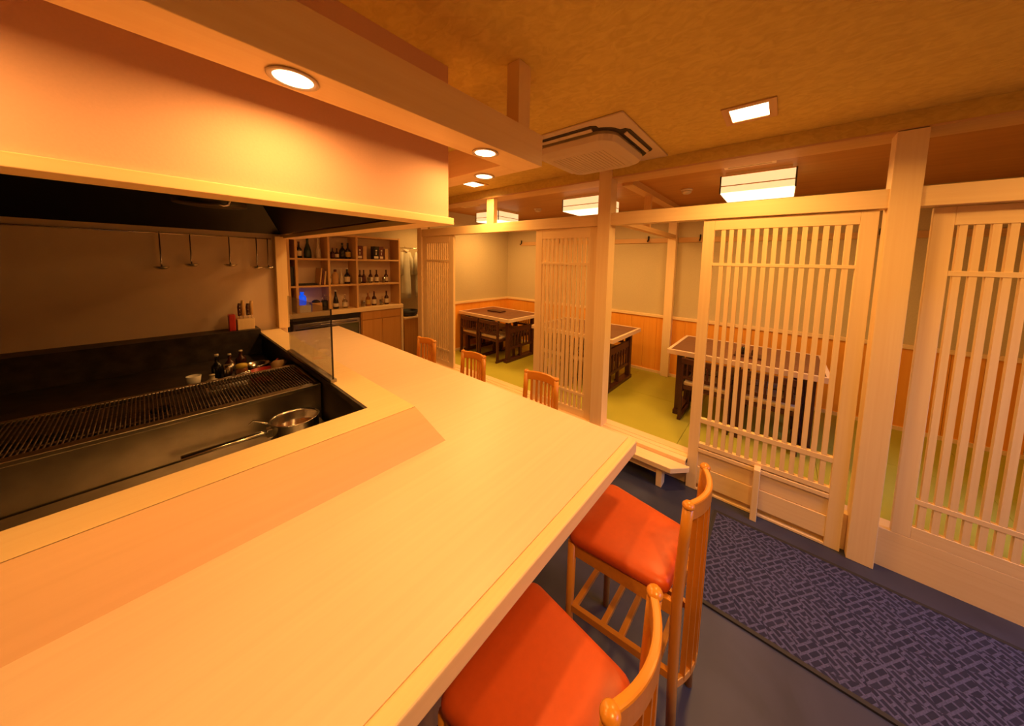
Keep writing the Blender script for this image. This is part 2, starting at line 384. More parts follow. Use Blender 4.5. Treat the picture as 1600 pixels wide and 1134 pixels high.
sC = lattice('door_1', -.40, .482, 0, 2.090, 2.60, 2.635, [.351-.0490*i for i in range(14)], [(1.757, 1.778), (.552, .586), (.355, .388)],
             .073, .075, label='large lattice screen standing on the slate floor at the right')
obj('kick_rail', B(2.596, 2.632, -.327, .409, .318, .345), 'hinoki_y', sC, True, .002)
for (a, b) in ((.055, .409), (-.327, .018)):
    obj('kick_panel', B(2.612, 2.624, a, b, .200, .318), 'hinoki_y', sC, True)
    obj('kick_panel', B(2.604, 2.622, a, b, .055, .196), 'hinoki_y', sC, True, .002)
    obj('floor_rail', B(2.600, 2.625, a, b, 0.002, .018), 'hinoki_y', sC, True, .002)
obj('support_post', B(2.53, 2.60, .018, .056, 0, .372), 'hinoki_z', sC, True, .004)
lattice('door_2', 1.34, 2.068, SILL, 2.090, 2.60, 2.632, spread(1.405, 1.985, 11), [(1.731, 1.758), (.445, .472), (.236, .306)],
        .085, .095, label='lattice sliding door left of the main post')
d2 = bpy.data.objects['door_2']
lattice('door_3', 3.495, 4.245, SILL, 2.090, 2.60, 2.632, spread(3.57, 4.17, 12), [(1.731, 1.758), (.445, .472), (.236, .306)],
        .085, .095, label='lattice sliding door at the far left beside the shirts')
d3 = bpy.data.objects['door_3']
lattice('door_4', -1.42, -.60, SILL, 2.090, 2.64, 2.668, spread(-1.34, -.68, 13), [(1.731, 1.758), (.445, .472), (.236, .306)],
        .075, .095, label='lattice sliding door at the far right edge')

# step bench in front of the platform
bn = thing('step_bench', 'low pale wooden step bench with a clipped corner below the tatami sill', 'bench', (2.48, .9, 0))
obj('step_board', MB().prism([(2.543, .450), (2.52, .450), (2.415, .556), (2.415, 1.25), (2.543, 1.25)], .165, .205), 'hinoki_y', bn, True, .003)
for yc in (.645, 1.15): obj('leg', B(2.445, 2.53, yc-.022, yc+.022, 0, .165), 'hinoki_z', bn, True, .002)
obj('stretcher', B(2.47, 2.49, .667, 1.128, .09, .13), 'hinoki_y', bn, True)

# coat rail with hooks on the far wall
cr = thing('coat_rail', 'long wooden coat rail with black hooks on the far wall', 'coat rail', (XF, 2.5, 2.09))
obj('rail_board', B(XF-.02, XF-.002, 1.23, 3.90, 2.055, 2.120), 'cypress_y', cr, True, .002)
def hook(y, par):
    h = MB().tube([(XF-.022, y, 2.145), (XF-.032, y, 2.15), (XF-.036, y, 2.11), (XF-.045, y, 2.075), (XF-.065, y, 2.07), (XF-.07, y, 2.09)], .007, 6)
    h.box(XF-.028, XF-.018, y-.008, y+.008, 2.09, 2.15)
    obj('hook', h, 'black', par, True)
for y in (3.87, 3.0, 2.4, 1.50): hook(y, cr)
cr2 = thing('coat_rail', 'short wooden coat rail with black hooks right of the far wall post', 'coat rail', (XF, 0, 2.09))
obj('rail_board', B(XF-.02, XF-.002, -1.5, 1.11, 2.055, 2.120), 'cypress_y', cr2, True, .002)
for y in (.847, 0.1, -.7): hook(y, cr2)

# ------------------------------------------------------------------ counter
LZ, CZ = 1.10, .935
ct = thing('bar_counter', 'long L-shaped pale wooden counter with a raised sloping ledge', 'counter', (1.0, 1.0, 0))
n_ = .045
obj('countertop', MB().prism([(-2.49, .471+n_), (1.386-n_*.0, .471+n_), (1.386, 4.11), (.79, 4.11), (.79, 3.50), (.60, 3.50), (.60, 1.20), (-2.49, 1.20)], .879, CZ), 'counter_x', ct, True)
obj('front_edging', MB().prism([(-2.49, .471), (1.386, .471), (1.386, .471+n_), (-2.49, .471+n_)], .877, CZ+.0005), 'hinoki_x', ct, True, .006, 3)
# raised ledge, hip joint at the corner
lt, lb, li = (.710, 1.232), (.804, 1.139), (.567, 1.374)
YE = 3.52
lg = MB()
lg.add([(-2.49, lt[1], LZ), (lt[0], lt[1], LZ), (lt[0], YE, LZ), (li[0], YE, LZ), (li[0], li[1], LZ), (-2.49, li[1], LZ),
        (-2.49, lt[1], LZ-.03), (lt[0], lt[1], LZ-.03), (lt[0], YE, LZ-.03), (li[0], YE, LZ-.03), (li[0], li[1], LZ-.03), (-2.49, li[1], LZ-.03)],
       [(0, 1, 4, 5), (1, 2, 3, 4), (6, 11, 10, 7), (7, 10, 9, 8), (5, 4, 10, 11), (4, 3, 9, 10), (2, 8, 9, 3), (0, 5, 11, 6)])
lg.f = [f for f in lg.f]
obj('ledge_top', lg, 'hinoki_x', ct, True)
rs = MB().add([(-2.49, lb[1], CZ), (lb[0], lb[1], CZ), (lt[0], lt[1], LZ-.0015), (-2.49, lt[1], LZ-.0015)], [(0, 1, 2, 3)])
rs.add([(-2.49, lb[1]+.02, CZ), (lb[0]-.02, lb[1]+.02, CZ), (lt[0]-.02, lt[1]+.02, LZ-.003), (-2.49, lt[1]+.02, LZ-.003)], [(3, 2, 1, 0)])
obj('ledge_riser', rs, 'riser', ct, True)
rs = MB().add([(lb[0], lb[1], CZ), (lb[0], YE, CZ), (lt[0], YE, LZ-.0015), (lt[0], lt[1], LZ-.0015)], [(0, 1, 2, 3)])
rs.add([(lb[0], YE, CZ), (li[0], YE, CZ), (li[0], YE, LZ), (lt[0], YE, LZ)], [(0, 1, 2, 3)])
obj('ledge_riser', rs, 'counter_y', ct, True)
obj('counter_panel', MB().box(-2.49, 1.02, .86, .90, .06, .88).box(.98, 1.02, .86, 4.05, .06, .88).box(-2.4, .98, .90, .94, 0, .06).box(.94, .96, .9, 4.0, 0, .06), 'cypress_z', ct, True)
obj('inner_wall', MB().box(-2.49, li[0], li[1]-.03, li[1]-.002, .3, LZ-.03).box(li[0]+.002, li[0]+.03, li[1], YE, .3, LZ-.03), 'black', ct, True)
obj('inner_trim', MB().box(li[0]-.012, li[0]+.001, li[1], YE, LZ-.028, LZ-.002), 'soot', ct, True)
# far worktop closing the kitchen pit
kw = thing('kitchen_worktop', 'dark steel worktop strip below the ladles', 'worktop', (-.9, 3.5, 0))
obj('top', B(-2.45, .56, 3.42, 3.595, .60, 1.135), 'soot', kw, True)

# glass guard
gg = thing('glass_guard', 'clear glass splash guard standing on the counter ledge', 'glass screen', (.575, 2.2, LZ))
obj('pane', B(.570, .576, 1.80, 2.59, 1.112, 1.489), 'glass', gg, True)
obj('edge_strip', B(.5695, .5765, 1.797, 1.801, 1.105, 1.489), 'black', gg, True)
obj('base_channel', B(.558, .588, 1.79, 2.60, LZ, 1.116), 'brushed', gg, True, .002)

# ------------------------------------------------------------------ hood over the kitchen
HY, HX, HB = 1.20, .865, 1.915
hd = thing('kitchen_hood', 'large cream box hood hanging from the ceiling over the kitchen', 'hood', (-.8, 2.3, CEIL))
obj('front_panel', B(-2.5, HX, HY, HY+.03, HB+.03, CEIL-.001), 'hood_cloth', hd, True)
obj('side_panel', B(HX-.03, HX, HY+.03, 3.60, HB+.03, CEIL-.001), 'hood_cloth', hd, True)
tr = MB().box(-2.49, HX+.018, HY-.018, HY+.10, HB, HB+.03)
obj('lower_trim', tr, 'hinoki_x', hd, True, .002)
obj('lower_trim', B(HX-.10, HX+.018, HY+.10, 3.60, HB, HB+.03), 'hinoki_y', hd, True, .002)
ex = thing('range_hood', 'black steel extractor canopy inside the cream hood', 'extractor', (-.8, 2.3, 2.3))
cv = MB()
a0, a1, b0, b1, zt = -2.45, .76, HY+.11, 3.58, 2.35
cv.add([(a0, b0, HB+.035), (a1, b0, HB+.035), (a1, b1, HB+.035), (a0, b1, HB+.035), (a0+.25, b0+.25, zt), (a1-.25, b0+.25, zt), (a1-.25, b1-.25, zt), (a0+.25, b1-.25, zt)],
       [(0, 1, 5, 4), (1, 2, 6, 5), (2, 3, 7, 6), (3, 0, 4, 7), (4, 5, 6, 7)])
obj('canopy', cv, 'black', ex, True)
obj('duct', MB().lathe([(.16, 0), (.16, .10)], (.25, 2.7, 2.05), 20), 'black', ex, True)
obj('filter', B(.05, .50, 1.9, 2.4, 2.28, 2.31), 'soot', ex, True)

# ------------------------------------------------------------------ hanging light frame over the counter
lf = thing('light_frame', 'L-shaped wooden beam frame with round downlights hung above the counter', 'light frame', (1.1, 1.0, 2.335))
obj('beam', B(-2.5, 1.17, .905, 1.05, 2.195, 2.335), 'hinoki_x', lf, True, .002)
obj('beam', B(1.045, 1.17, 1.05, 4.05, 2.195, 2.335), 'hinoki_y', lf, True, .002)
for x, y in ((1.045, .945), (1.10, 3.9), (-1.2, .97)):
    obj('hanger_post', B(x-.035, x+.04, y-.032, y+.038, 2.335, CEIL), 'hinoki_z', lf, True, .002)
DL = [(-.39, .977), (.248, .977), (.884, .978), (1.12, 1.245), (1.12, 2.05), (1.12, 2.85), (1.12, 3.6)]
d0 = thing('downlight', 'x', 'downlight', (0, 0, 2.195), group='round downlights in the hanging frame')
obj('rim', MB().lathe([(.040, 0), (.052, -.001), (.054, -.004), (.050, -.006), (.042, -.005), (.040, .001)], (0, 0, 0), 28, cap=False), 'white', d0)
obj('lens', MB().lathe([(.041, -.0005), (.041, -.003)], (0, 0, 0), 28), 'lens', d0)
DLAB = ['round downlight at the far left of the hanging frame', 'largest round downlight in the frame before the cream hood', 'round downlight near the frame corner in the front beam',
        'round downlight just round the corner of the frame', 'round downlight in the side beam, second behind the frame corner', 'round downlight in the side beam, third behind the frame corner', 'round downlight at the far end of the side beam']
for i, (x, y) in enumerate(DL):
    if i == 0: d0.location = (x, y, 2.195); d0['label'] = DLAB[0]
    else: dup(d0, (x, y, 2.195), 0, DLAB[i])
    area('downlight_glow', (x, y, 2.188), P_DOWN*(1.0 if i < 4 else .8), WARM, .08, disk=True)

# ------------------------------------------------------------------ ceiling fittings
s0 = thing('square_downlight', 'square recessed ceiling light beyond the air conditioner at the right', 'ceiling light', (2.10, .205, CEIL), group='square ceiling lights')
fm = MB()
for (a, b, c, d) in ((-.12, .12, -.12, -.085), (-.12, .12, .085, .12), (-.12, -.085, -.085, .085), (.085, .12, -.085, .085)): fm.box(a, b, c, d, -.008, 0)
obj('frame', fm, 'cypress_x', s0, bevel=.002)
obj('lens', B(-.085, .085, -.085, .085, -.004, 0), 'lens', s0)
SQ = [(2.10, .205, ''), (2.29, 2.72, 'small square ceiling light seen beyond the hanging frame'), (1.9, -1.1, 'square ceiling light above the entrance end'), (.3, -.55, 'square ceiling light above the near aisle'), (3.15, 4.72, 'unseen square light added to brighten the hanging shirts')]  # the last light is unseen, added to brighten the shirts
for i, (x, y, lab) in enumerate(SQ):
    if i: dup(s0, (x, y, CEIL if i < 4 else 2.53), 0, lab)
    area('square_glow', (x, y, (CEIL if i < 4 else 2.53)-.012), P_SQUARE*(.85, .9, .5, 1.1, .6)[i], WARM, .16, spread=math.radians(150))

# ceiling cassette air conditioner
AX, AY, AS = 2.104, 1.175, .43
ac = thing('air_conditioner', 'square ceiling cassette air conditioner', 'air conditioner', (AX, AY, CEIL))
obj('panel', B(-AS, AS, -AS, AS, -.014, 0), 'white', ac, bevel=.006, seg=3)
def rrect(h, c, n=6):
    pts = []
    for cx, cy, a0 in ((h-c, h-c, 0), (-h+c, h-c, 90), (-h+c, -h+c, 180), (h-c, -h+c, 270)):
        for i in range(n+1):
            a = math.radians(a0+90*i/n); pts.append((cx+c*math.cos(a), cy+c*math.sin(a)))
    return pts
def loft(levels):
    mb = MB(); n = len(levels[0][0])
    vs = [(x, y, z) for pts, z in levels for x, y in pts]
    fs = []
    for j in range(len(levels)-1):
        for i in range(n): fs.append((j*n+i, (j+1)*n+i, (j+1)*n+(i+1) % n, j*n+(i+1) % n))
    fs.append(tuple((len(levels)-1)*n+i for i in range(n-1, -1, -1)))
    return mb.add(vs, fs, False)
obj('outlet_ring', loft([(rrect(.335, .12), -.013), (rrect(.330, .12), -.0165), (rrect(.28, .10), -.0165)]), 'slot', ac)
obj('cover', loft([(rrect(.300, .11), -.014), (rrect(.312, .12), -.040), (rrect(.296, .11), -.075), (rrect(.25, .07), -.095), (rrect(.235, .05), -.097)]), 'white', ac, bevel=.003)
gr = MB()
for i in range(15): gr.box(-.19, .19, -.196+i*.028, -.188+i*.028, -.0995, -.096)
obj('intake_grille', gr, 'white', ac)['kind'] = 'stuff'
def turned(mb, mat4):
    g = MB(); g.v = [tuple(mat4 @ Vector(v)) for v in mb.v]; g.f = mb.f; g.sm = mb.sm; return g
for a in range(4):
    R4 = Matrix.Rotation(math.radians(90*a), 4, 'Z')
    obj('outlet_slot', turned(loft([([(x*1.0, y*1.0+.352) for x, y in [(.235, -.03), (.235, .012), (.205, .032), (-.205, .032), (-.235, .012), (-.235, -.03)]], -.0138), ([(x, y+.352) for x, y in [(.235, -.03), (.235, .012), (.205, .032), (-.205, .032), (-.235, .012), (-.235, -.03)]], -.0175)]), R4), 'slot', ac)
    obj('louvre_flap', turned(MB().box(-.20, .20, -.011, .011, -.003, .003), R4 @ Matrix.Translation((0, .352, -.027)) @ Matrix.Rotation(math.radians(28), 4, 'X')), 'white', ac)
# linear vents and detectors on the wooden ceiling
v0 = thing('air_vent', 'slim linear air vent before the large right ceiling lamp', 'vent', (2.87, .258, 2.53), group='linear vents in the wooden ceiling')
obj('backing', B(-.062, .062, -.155, .155, -.002, 0), 'slot', v0)
for x in (-.055, -.018, .018, .055): obj('vane', B(x-.008, x+.008, -.158, .158, -.010, 0), 'hinoki_y', v0)
for y in (-.15, .15): obj('end_cap', B(-.063, .063, y-.012, y+.012, -.009, 0), 'hinoki_y', v0)
dup(v0, (2.90, 3.54, 2.53), 0, 'slim linear air vent beside the farthest ceiling lamp')
sm0 = thing('smoke_detector', 'white dome detector left of the large right ceiling lamp', 'smoke detector', (3.50, .826, 2.53), group='ceiling smoke detectors')
obj('base', MB().lathe([(.055, 0), (.055, -.014), (.048, -.018)], (0, 0, 0), 20), 'white', sm0)
obj('dome', MB().lathe([(.046, -.018), (.044, -.036), (.03, -.046), (.006, -.049)], (0, 0, 0), 20), 'white', sm0)
dup(sm0, (3.60, 2.84, 2.53), 0, 'white dome detector between the two left ceiling lamps')

# paper ceiling lamps
def paper_lamp(name_label, x0, x1, y0, y1, zb=2.36):
    cx, cy = (x0+x1)/2, (y0+y1)/2; zt = 2.50
    t = thing('paper_lamp', name_label, 'ceiling lamp', (cx, cy, 2.53), group='boxy paper ceiling lamps')
    obj('shade', B(x0+.004, x1-.004, y0+.004, y1-.004, zb+.006, zt), 'shade', t, True)
    obj('bottom_panel', B(x0+.006, x1-.006, y0+.006, y1-.006, zb, zb+.005), 'shade_bottom', t, True)
    e = .004
    for zz in (zb, zb+.055, zt-.003):
        f = MB()
        for (a, b, c, d) in ((x0, x1, y0, y0+.008), (x0, x1, y1-.008, y1), (x0, x0+.008, y0, y1), (x1-.008, x1, y0, y1)): f.box(a-.001, b+.001, c-.001, d+.001, zz, zz+.007)
        if zz != zb: obj('lamp_rail', f, 'cabinet', t, True)
    obj('corner_post', B(x0-.001, x0+.009, y0-.001, y0+.009, zb, zt), 'slot', t, True)
    obj('corner_post', B(x0-.001, x0+.009, y1-.009, y1+.001, zb, zt), 'slot', t, True)
    obj('lamp_base', B(x0+.03, x1-.03, y0+.03, y1-.03, zt, 2.53), 'cypress_x', t, True)
    area('paper_lamp_glow', (cx, cy, zb-.01), P_ROOM, LAMP, (x1-x0)*.95, (y1-y0)*.95)
    return t
paper_lamp('large bright paper ceiling lamp over the right tatami table', 3.05, 3.50, -.03, .465)
paper_lamp('bright paper ceiling lamp left of the main post', 3.13, 3.62, 1.60, 2.10)
paper_lamp('farthest bright paper ceiling lamp behind the short strut', 3.27, 3.72, 3.32, 3.82)

# ------------------------------------------------------------------ bar stools
def bar_stool(label, loc, rz, group):
    t = thing('bar_stool', label, 'bar stool', loc, rz, group)
    # seat cushion: trapezoid with rounded corners, domed
    def trap(d, z):
        p = [(-.155+d, -.17+d), (.155-d, -.17+d), (.197-d, .215-d), (-.197+d, .215-d)]; c = .045; pts = []
        for i in range(4):
            P = Vector(p[i]); A = (Vector(p[i-1])-P).normalized(); Q = (Vector(p[(i+1) % 4])-P).normalized()
            for k in range(6):
                s = k/5; a = P+A*c; b = P+Q*c; q = a*(1-s)**2 + P*2*s*(1-s) + b*s*s; pts.append((q.x, q.y))
        return pts, z
    lv = [trap(.006, .622), trap(.0, .632), trap(.0, .652), trap(.007, .664), trap(.022, .671), trap(.06, .675), trap(.11, .677)]
    lv = [([p for p in pts][::-1], z) for pts, z in lv]
    seat = loft([(pts, z) for pts, z in lv]); seat.sm = [True]*(len(seat.f)-1)+[False]
    n = len(lv[0][0]); seat.f.append(tuple(range(n))); seat.sm.append(False)
    obj('seat_cushion', seat, 'orange', t)
    ap = MB()
    ap.box(-.165, .165, .175, .195, .57, .622)
    ap.box(-.135, .135, -.195, -.175, .57, .622)
    for s in (-1, 1):
        v = [(s*.150, -.19), (s*.130, -.19), (s*.165, .185), (s*.185, .185)]; ap.prism(v, .57, .622)
    obj('apron', ap, 'beech_x', t, bevel=.002)
    for s in (-1, 1):
        obj('leg', MB().tube([(s*.182, .198, 0), (s*.178, .195, .62)], [.015, .018], 10), 'beech_z', t)
        bp = obj('back_post', MB().tube([(s*.135, -.205, 0), (s*.138, -.198, .35), (s*.138, -.195, .62), (s*.130, -.203, .85), (s*.128, -.208, .965)], [.015, .017, .018, .017, .017], 12), 'beech_z', t)
        obj('finial', MB().lathe([(.016, 0), (.019, .003), (.0195, .007), (.018, .011), (.012, .018), (.002, .0195)], (s*.128, -.208, .964), 14), 'beech_z', bp)
        obj('side_rail', MB().add([(s*.182-.009, .198, .325), (s*.182+.009, .198, .325), (s*.137+.009, -.2, .325), (s*.137-.009, -.2, .325), (s*.182-.009, .198, .352), (s*.182+.009, .198, .352), (s*.137+.009, -.2, .352), (s*.137-.009, -.2, .352)],
            [(0, 1, 2, 3), (7, 6, 5, 4), (0, 4, 5, 1), (2, 6, 7, 3), (1, 5, 6, 2), (3, 7, 4, 0)]), 'beech_y', t)
    for yy in (.175, .055, -.015, -.145):
        w = .180 - (.2-yy)*.112
        obj('foot_rung', B(-w, w, yy-.011, yy+.011, .330, .350), 'beech_x', t, bevel=.003)
    def arc(u, z, yb): return (u*.128, yb-.040*(1-u*u), z)
    cr_ = MB().sweep_rect([arc(u/8, .945, -.203) for u in range(-8, 9)], .020, .060)
    obj('crest_rail', cr_, 'beech_x', t, bevel=.005)
    obj('lower_back_rail', MB().sweep_rect([arc(u/8, .30, -.199) for u in range(-8, 9)], .016, .030), 'beech_x', t, bevel=.003)
    for k in range(6):
        u = -.70+1.40*k/5
        a = arc(u, .30, -.199); b = arc(u, .93, -.203)
        obj('back_slat', MB().tube([a, b], .012, 4, sx=1.0, sy=.6), 'beech_z', t)
    return t
G_ST = 'orange-seated bar stools along the counter'
st = bar_stool('orange-seated stool at the counter corner beside the dark mat', (1.200, .390, 0), math.radians(-1), G_ST)
dup(st, (.588, .388, 0), math.radians(1), 'nearest orange-seated stool at the bottom of the picture')
dup(st, (1.465, 1.25, 0), math.radians(90+2), 'closest of the stool backs seen across the counter')
dup(st, (1.465, 1.97, 0), math.radians(90+2), 'middle one of the stool backs seen across the counter')
dup(st, (1.465, 2.67, 0), math.radians(90+2), 'farthest of the stool backs seen across the counter, before the end lattice')

# ------------------------------------------------------------------ entrance mat
em = tag(obj('entrance_mat', B(1.727, 2.452, -1.05, .246, .001, .009), 'rug', bevel=.002), 'dark violet woven entrance mat with pale zigzag strokes', 'mat')
eb = MB()
for (a, b, c, d) in ((1.715, 1.735, -1.06, .256), (2.444, 2.464, -1.06, .256), (1.735, 2.444, .238, .256), (1.735, 2.444, -1.06, -1.042)): eb.box(a, b, c, d, .0005, .010)
obj('rubber_edge', eb, 'rubber', em)

# ------------------------------------------------------------------ tatami tables and chairs
def table(label, x0, x1, y0, y1):
    cx, cy = (x0+x1)/2, (y0+y1)/2; L, Wd = (y1-y0)/2, (x1-x0)/2
    t = thing('tatami_table', label, 'table', (cx, cy, TAT), 0, 'dark tables with pale edged tops')
    z1, z0 = .905-TAT, .858-TAT
    obj('tabletop', B(-Wd+.03, Wd-.03, -L+.03, L-.03, z0+.005, z1-.002), 'tabletop', t)
    for s in (-1, 1):
        obj('edge_band', B(s*(Wd-.03), s*Wd, -L, L, z0, z1), 'counter_y', t, bevel=.002)
        obj('edge_band', B(-Wd+.03, Wd-.03, s*(L-.03), s*L, z0, z1), 'counter_x', t, bevel=.002)
        ye = s*(L-.11)
        for q in (-1, 1): obj('leg', B(q*(Wd-.11)-.028, q*(Wd-.11)+.028, ye-.03, ye+.03, .045, z0), 'dark_z', t, bevel=.002)
        obj('foot_runner', B(-Wd+.05, Wd-.05, ye-.035, ye+.035, 0, .045), 'dark_x', t, bevel=.003)
        obj('leg_rail', B(-Wd+.13, Wd-.13, ye-.014, ye+.014, .44, .52), 'dark_x', t)
        obj('leg_rail', B(-Wd+.13, Wd-.13, ye-.014, ye+.014, .19, .225), 'dark_x', t)
        for k in range(7):
            xc = -Wd+.19+(2*Wd-.38)*k/6
            obj('leg_slat', B(xc-.016, xc+.016, ye-.008, ye+.008, .225, .44), 'dark_z', t)
        obj('centre_strut', B(-.018, .018, ye-.014, ye+.014, .045, .19), 'dark_z', t)
    obj('long_rail', B(-.015, .015, -L+.12, L-.12, .30, .36), 'dark_y', t)
    return t
T1 = table('dark tatami table in the far left corner with a menu board on it', 3.235, 4.035, 3.045, 4.205)
T2 = table('dark tatami table half hidden behind the main post', 3.215, 4.09, 1.42, 2.60)
T3 = table('dark tatami table behind the large right lattice screen', 3.275, 4.09, -.36, .86)
mn = tag(obj('menu_board', MB().box(-.075, .075, -.14, .14, 0, .018), 'dark_y', bevel=.003), 'thin dark menu board lying on the far left table', 'menu')
mn.location = (3.65, 3.72, .906); mn.rotation_euler = (0, 0, math.radians(8))

def chair(label, loc, rz, group):
    t = thing('low_chair', label, 'chair', loc, rz, group)
    for s in (-1, 1):
        obj('leg', B(-.21, -.175, s*.2-.014, s*.2+.014, .03, .56), 'dark_z', t, bevel=.002)
        obj('leg', B(.15, .185, s*.2-.014, s*.2+.014, .03, .345), 'dark_z', t, bevel=.002)
        obj('runner', B(-.22, .20, s*.2-.016, s*.2+.016, 0, .03), 'dark_x', t)
    obj('seat_frame', B(-.19, .19, -.21, .21, .315, .348), 'dark_y', t)
    sc_ = MB().box(-.175, .195, -.185, .185, .348, .385)
    obj('seat_cushion', sc_, 'cream', t, bevel=.012, seg=3)
    obj('top_rail', MB().sweep_rect([(-.195-.025*(1-(u/6)**2), u/6*.21, .60) for u in range(-6, 7)], .022, .055), 'dark_y', t, bevel=.003)
    obj('lower_back_rail', MB().sweep_rect([(-.193-.02*(1-(u/6)**2), u/6*.19, .435) for u in range(-6, 7)], .018, .03), 'dark_y', t)
    for k in range(8):
        u = -.8+1.6*k/7
        obj('back_slat', B(-.200-.022*(1-u*u), -.190-.022*(1-u*u), u*.19-.007, u*.19+.007, .44, .585), 'dark_z', t)
    for s in (-1, 1): obj('back_post', B(-.206, -.180, s*.2-.012, s*.2+.012, .55, .60), 'dark_z', t)
    return t
c0 = chair('dark low chair tucked under the front of the far left table, nearer one', (3.40, 3.44, TAT), 0, 'dark low chairs at the tatami tables')
pi = math.pi
for x, y, rz, lab in ((3.40, 3.89, 0, 'dark low chair tucked under the front of the far left table, by the lattice'),
                      (3.88, 3.44, pi, 'dark low chair behind the far left table, nearer one'),
                      (3.88, 3.89, pi, 'dark low chair behind the far left table, in the corner'),
                      (3.38, 1.79, 0, 'dark low chair at the front of the table behind the main post, nearer one'),
                      (3.38, 2.235, 0, 'dark low chair at the front of the table behind the main post, farther one'),
                      (3.93, 1.79, pi, 'dark low chair at the wall side of the table behind the main post, nearer one'),
                      (3.93, 2.235, pi, 'dark low chair at the wall side of the table behind the main post, farther one'),
                      (3.44, .50, 0, 'dark low chair before the right table, beside the lattice edge'),
                      (3.44, .02, 0, 'dark low chair before the right table, behind the lattice slats'),
                      (3.95, .50, pi, 'dark low chair at the wall side of the right table, left one'),
                      (3.95, .02, pi, 'dark low chair at the wall side of the right table, right one')):
    dup(c0, (x, y, TAT), rz, lab)
# small tray on the right table
tr = thing('condiment_tray', 'small dark tray with two little pots on the right tatami table', 'tray', (3.55, .20, .9055))
obj('tray', B(-.08, .08, -.11, .11, 0, .014), 'dark_y', tr, bevel=.003)
obj('pot', MB().lathe([(.022, .014), (.028, .03), (.026, .06), (.012, .072)], (0, -.05, 0), 14), 'brown_glass', tr)
obj('pot', MB().lathe([(.022, .014), (.026, .03), (.022, .075), (.010, .085)], (0, .04, 0), 14), 'dark_glass', tr)

# ------------------------------------------------------------------ bottle shelves
SY0, SY1 = 5.0, 5.30
sh = thing('bottle_shelf', 'wooden open shelf unit holding bottles against the back wall', 'shelf', (1.9, 5.15, .995))
SV = [1.13, 1.213, 1.592, 1.963, 2.628]
for x in SV: obj('upright', B(x-.014, x+.014, SY0, SY1, .995, 2.09), 'cypress_z', sh, True, .002)
for z in (1.352, 1.725, 2.075): obj('shelf_board', B(1.13, 2.628, SY0+.004, SY1, z-.014, z+.011), 'cypress_x', sh, True, .002)
obj('back_board', B(1.13, 2.64, SY1, SY1+.012, .995, 2.09), 'kitchen_wall', sh, True)
bc = thing('base_cabinet', 'low orange wooden cabinet under the bottle shelves', 'cabinet', (2.31, 5.2, 0))
obj('body', B(2.0, 2.63, 5.0, 5.34, 0, .935), 'cabinet', bc, True)
obj('drawer_front', B(2.01, 2.625, 4.982, 5.0, .80, .93), 'cabinet', bc, True, .002)
for a, b in ((2.01, 2.315), (2.32, 2.625)): obj('door', B(a, b, 4.982, 5.0, .06, .792), 'cabinet', bc, True, .002)
obj('end_panel', B(2.63, 2.665, 4.97, 5.34, 0, .935), 'hinoki_z', bc, True)
tag(obj('worktop', B(.79, 2.665, 4.955, 5.34, .935, .995), 'hinoki_x', bevel=.003), 'pale wooden worktop running under the bottle shelves', 'worktop')
fg = thing('glass_fridge', 'glass-fronted drinks fridge with a steel bar under the worktop', 'fridge', (1.6, 5.2, 0))
obj('body', B(1.15, 1.985, 5.03, 5.34, 0, .93), 'soot', fg, True)
obj('control_band', B(1.15, 1.985, 5.01, 5.03, .85, .93), 'black', fg, True)
obj('door_frame', B(1.15, 1.985, 5.0, 5.03, .775, .845), 'brushed', fg, True, .003)
for a, b in ((1.17, 1.56), (1.575, 1.965)): obj('glass_door', B(a, b, 5.012, 5.03, .08, .775), 'fridge_glass', fg, True)
for a, b in ((1.15, 1.17), (1.56, 1.575), (1.965, 1.985)): obj('door_stile', B(a, b, 5.0, 5.03, .05, .775), 'brushed', fg, True)
obj('handle', MB().tube([(1.2, 4.985, .81), (1.94, 4.985, .81)], .008, 8).tube([(1.25, 4.985, .81), (1.25, 5.0, .81)], .006, 6).tube([(1.9, 4.985, .81), (1.9, 5.0, .81)], .006, 6), 'steel', fg, True)

def bottle(label, x, z, h, r, body, cap='rubber', lab_mat=None, neck=.35, group='bottles on the back shelves', y=5.12, slender=False):
    t = thing('bottle', label, 'bottle', (x, y, z), 0, group)
    nb = h*(1-neck)
    prof = [(r*.9, 0), (r, h*.02), (r, nb*.78), (r*.92, nb*.86), (r*.6, nb*.98), (r*.36, nb*1.06), (r*.32, h*.93), (r*.36, h*.94), (r*.36, h*.96)] if not slender else \
           [(r*.9, 0), (r, h*.03), (r, h*.30), (r*.85, h*.45), (r*.6, h*.60), (r*.36, h*.75), (r*.30, h*.93), (r*.36, h*.94), (r*.36, h*.96)]
    obj('glass_body', MB().lathe(prof, (0, 0, 0), 14), body, t)
    obj('cap', MB().lathe([(r*.38, h*.93), (r*.38, h)], (0, 0, 0), 12), cap, t)
    if lab_mat:
        mb = MB(); n = 12; a0, a1 = math.radians(190), math.radians(350); z0, z1 = h*.12, nb*.68 if not slender else h*.3
        vs = []
        for i in range(n+1):
            a = a0+(a1-a0)*i/n
            for zz in (z0, z1): vs.append(((r+.0012)*math.cos(a), (r+.0012)*math.sin(a), zz))
        mb.add(vs, [(2*i, 2*i+2, 2*i+3, 2*i+1) for i in range(n)], True)
        obj('paper_label', mb, lab_mat, t)
    return t
S1, S2, S3 = 1.737, 1.364, .996
bottle('dark wine bottle with a pale label, leftmost on the top shelf', 1.275, S1, .22, .034, 'dark_glass', 'maroon_box', 'label')
bottle('round-shouldered green bottle on the top shelf', 1.375, S1, .27, .045, 'green_glass', 'green_glass', None, slender=True)
bottle('tall pale frosted bottle on the top shelf', 1.50, S1, .285, .035, 'frosted', 'frosted', None, slender=True)
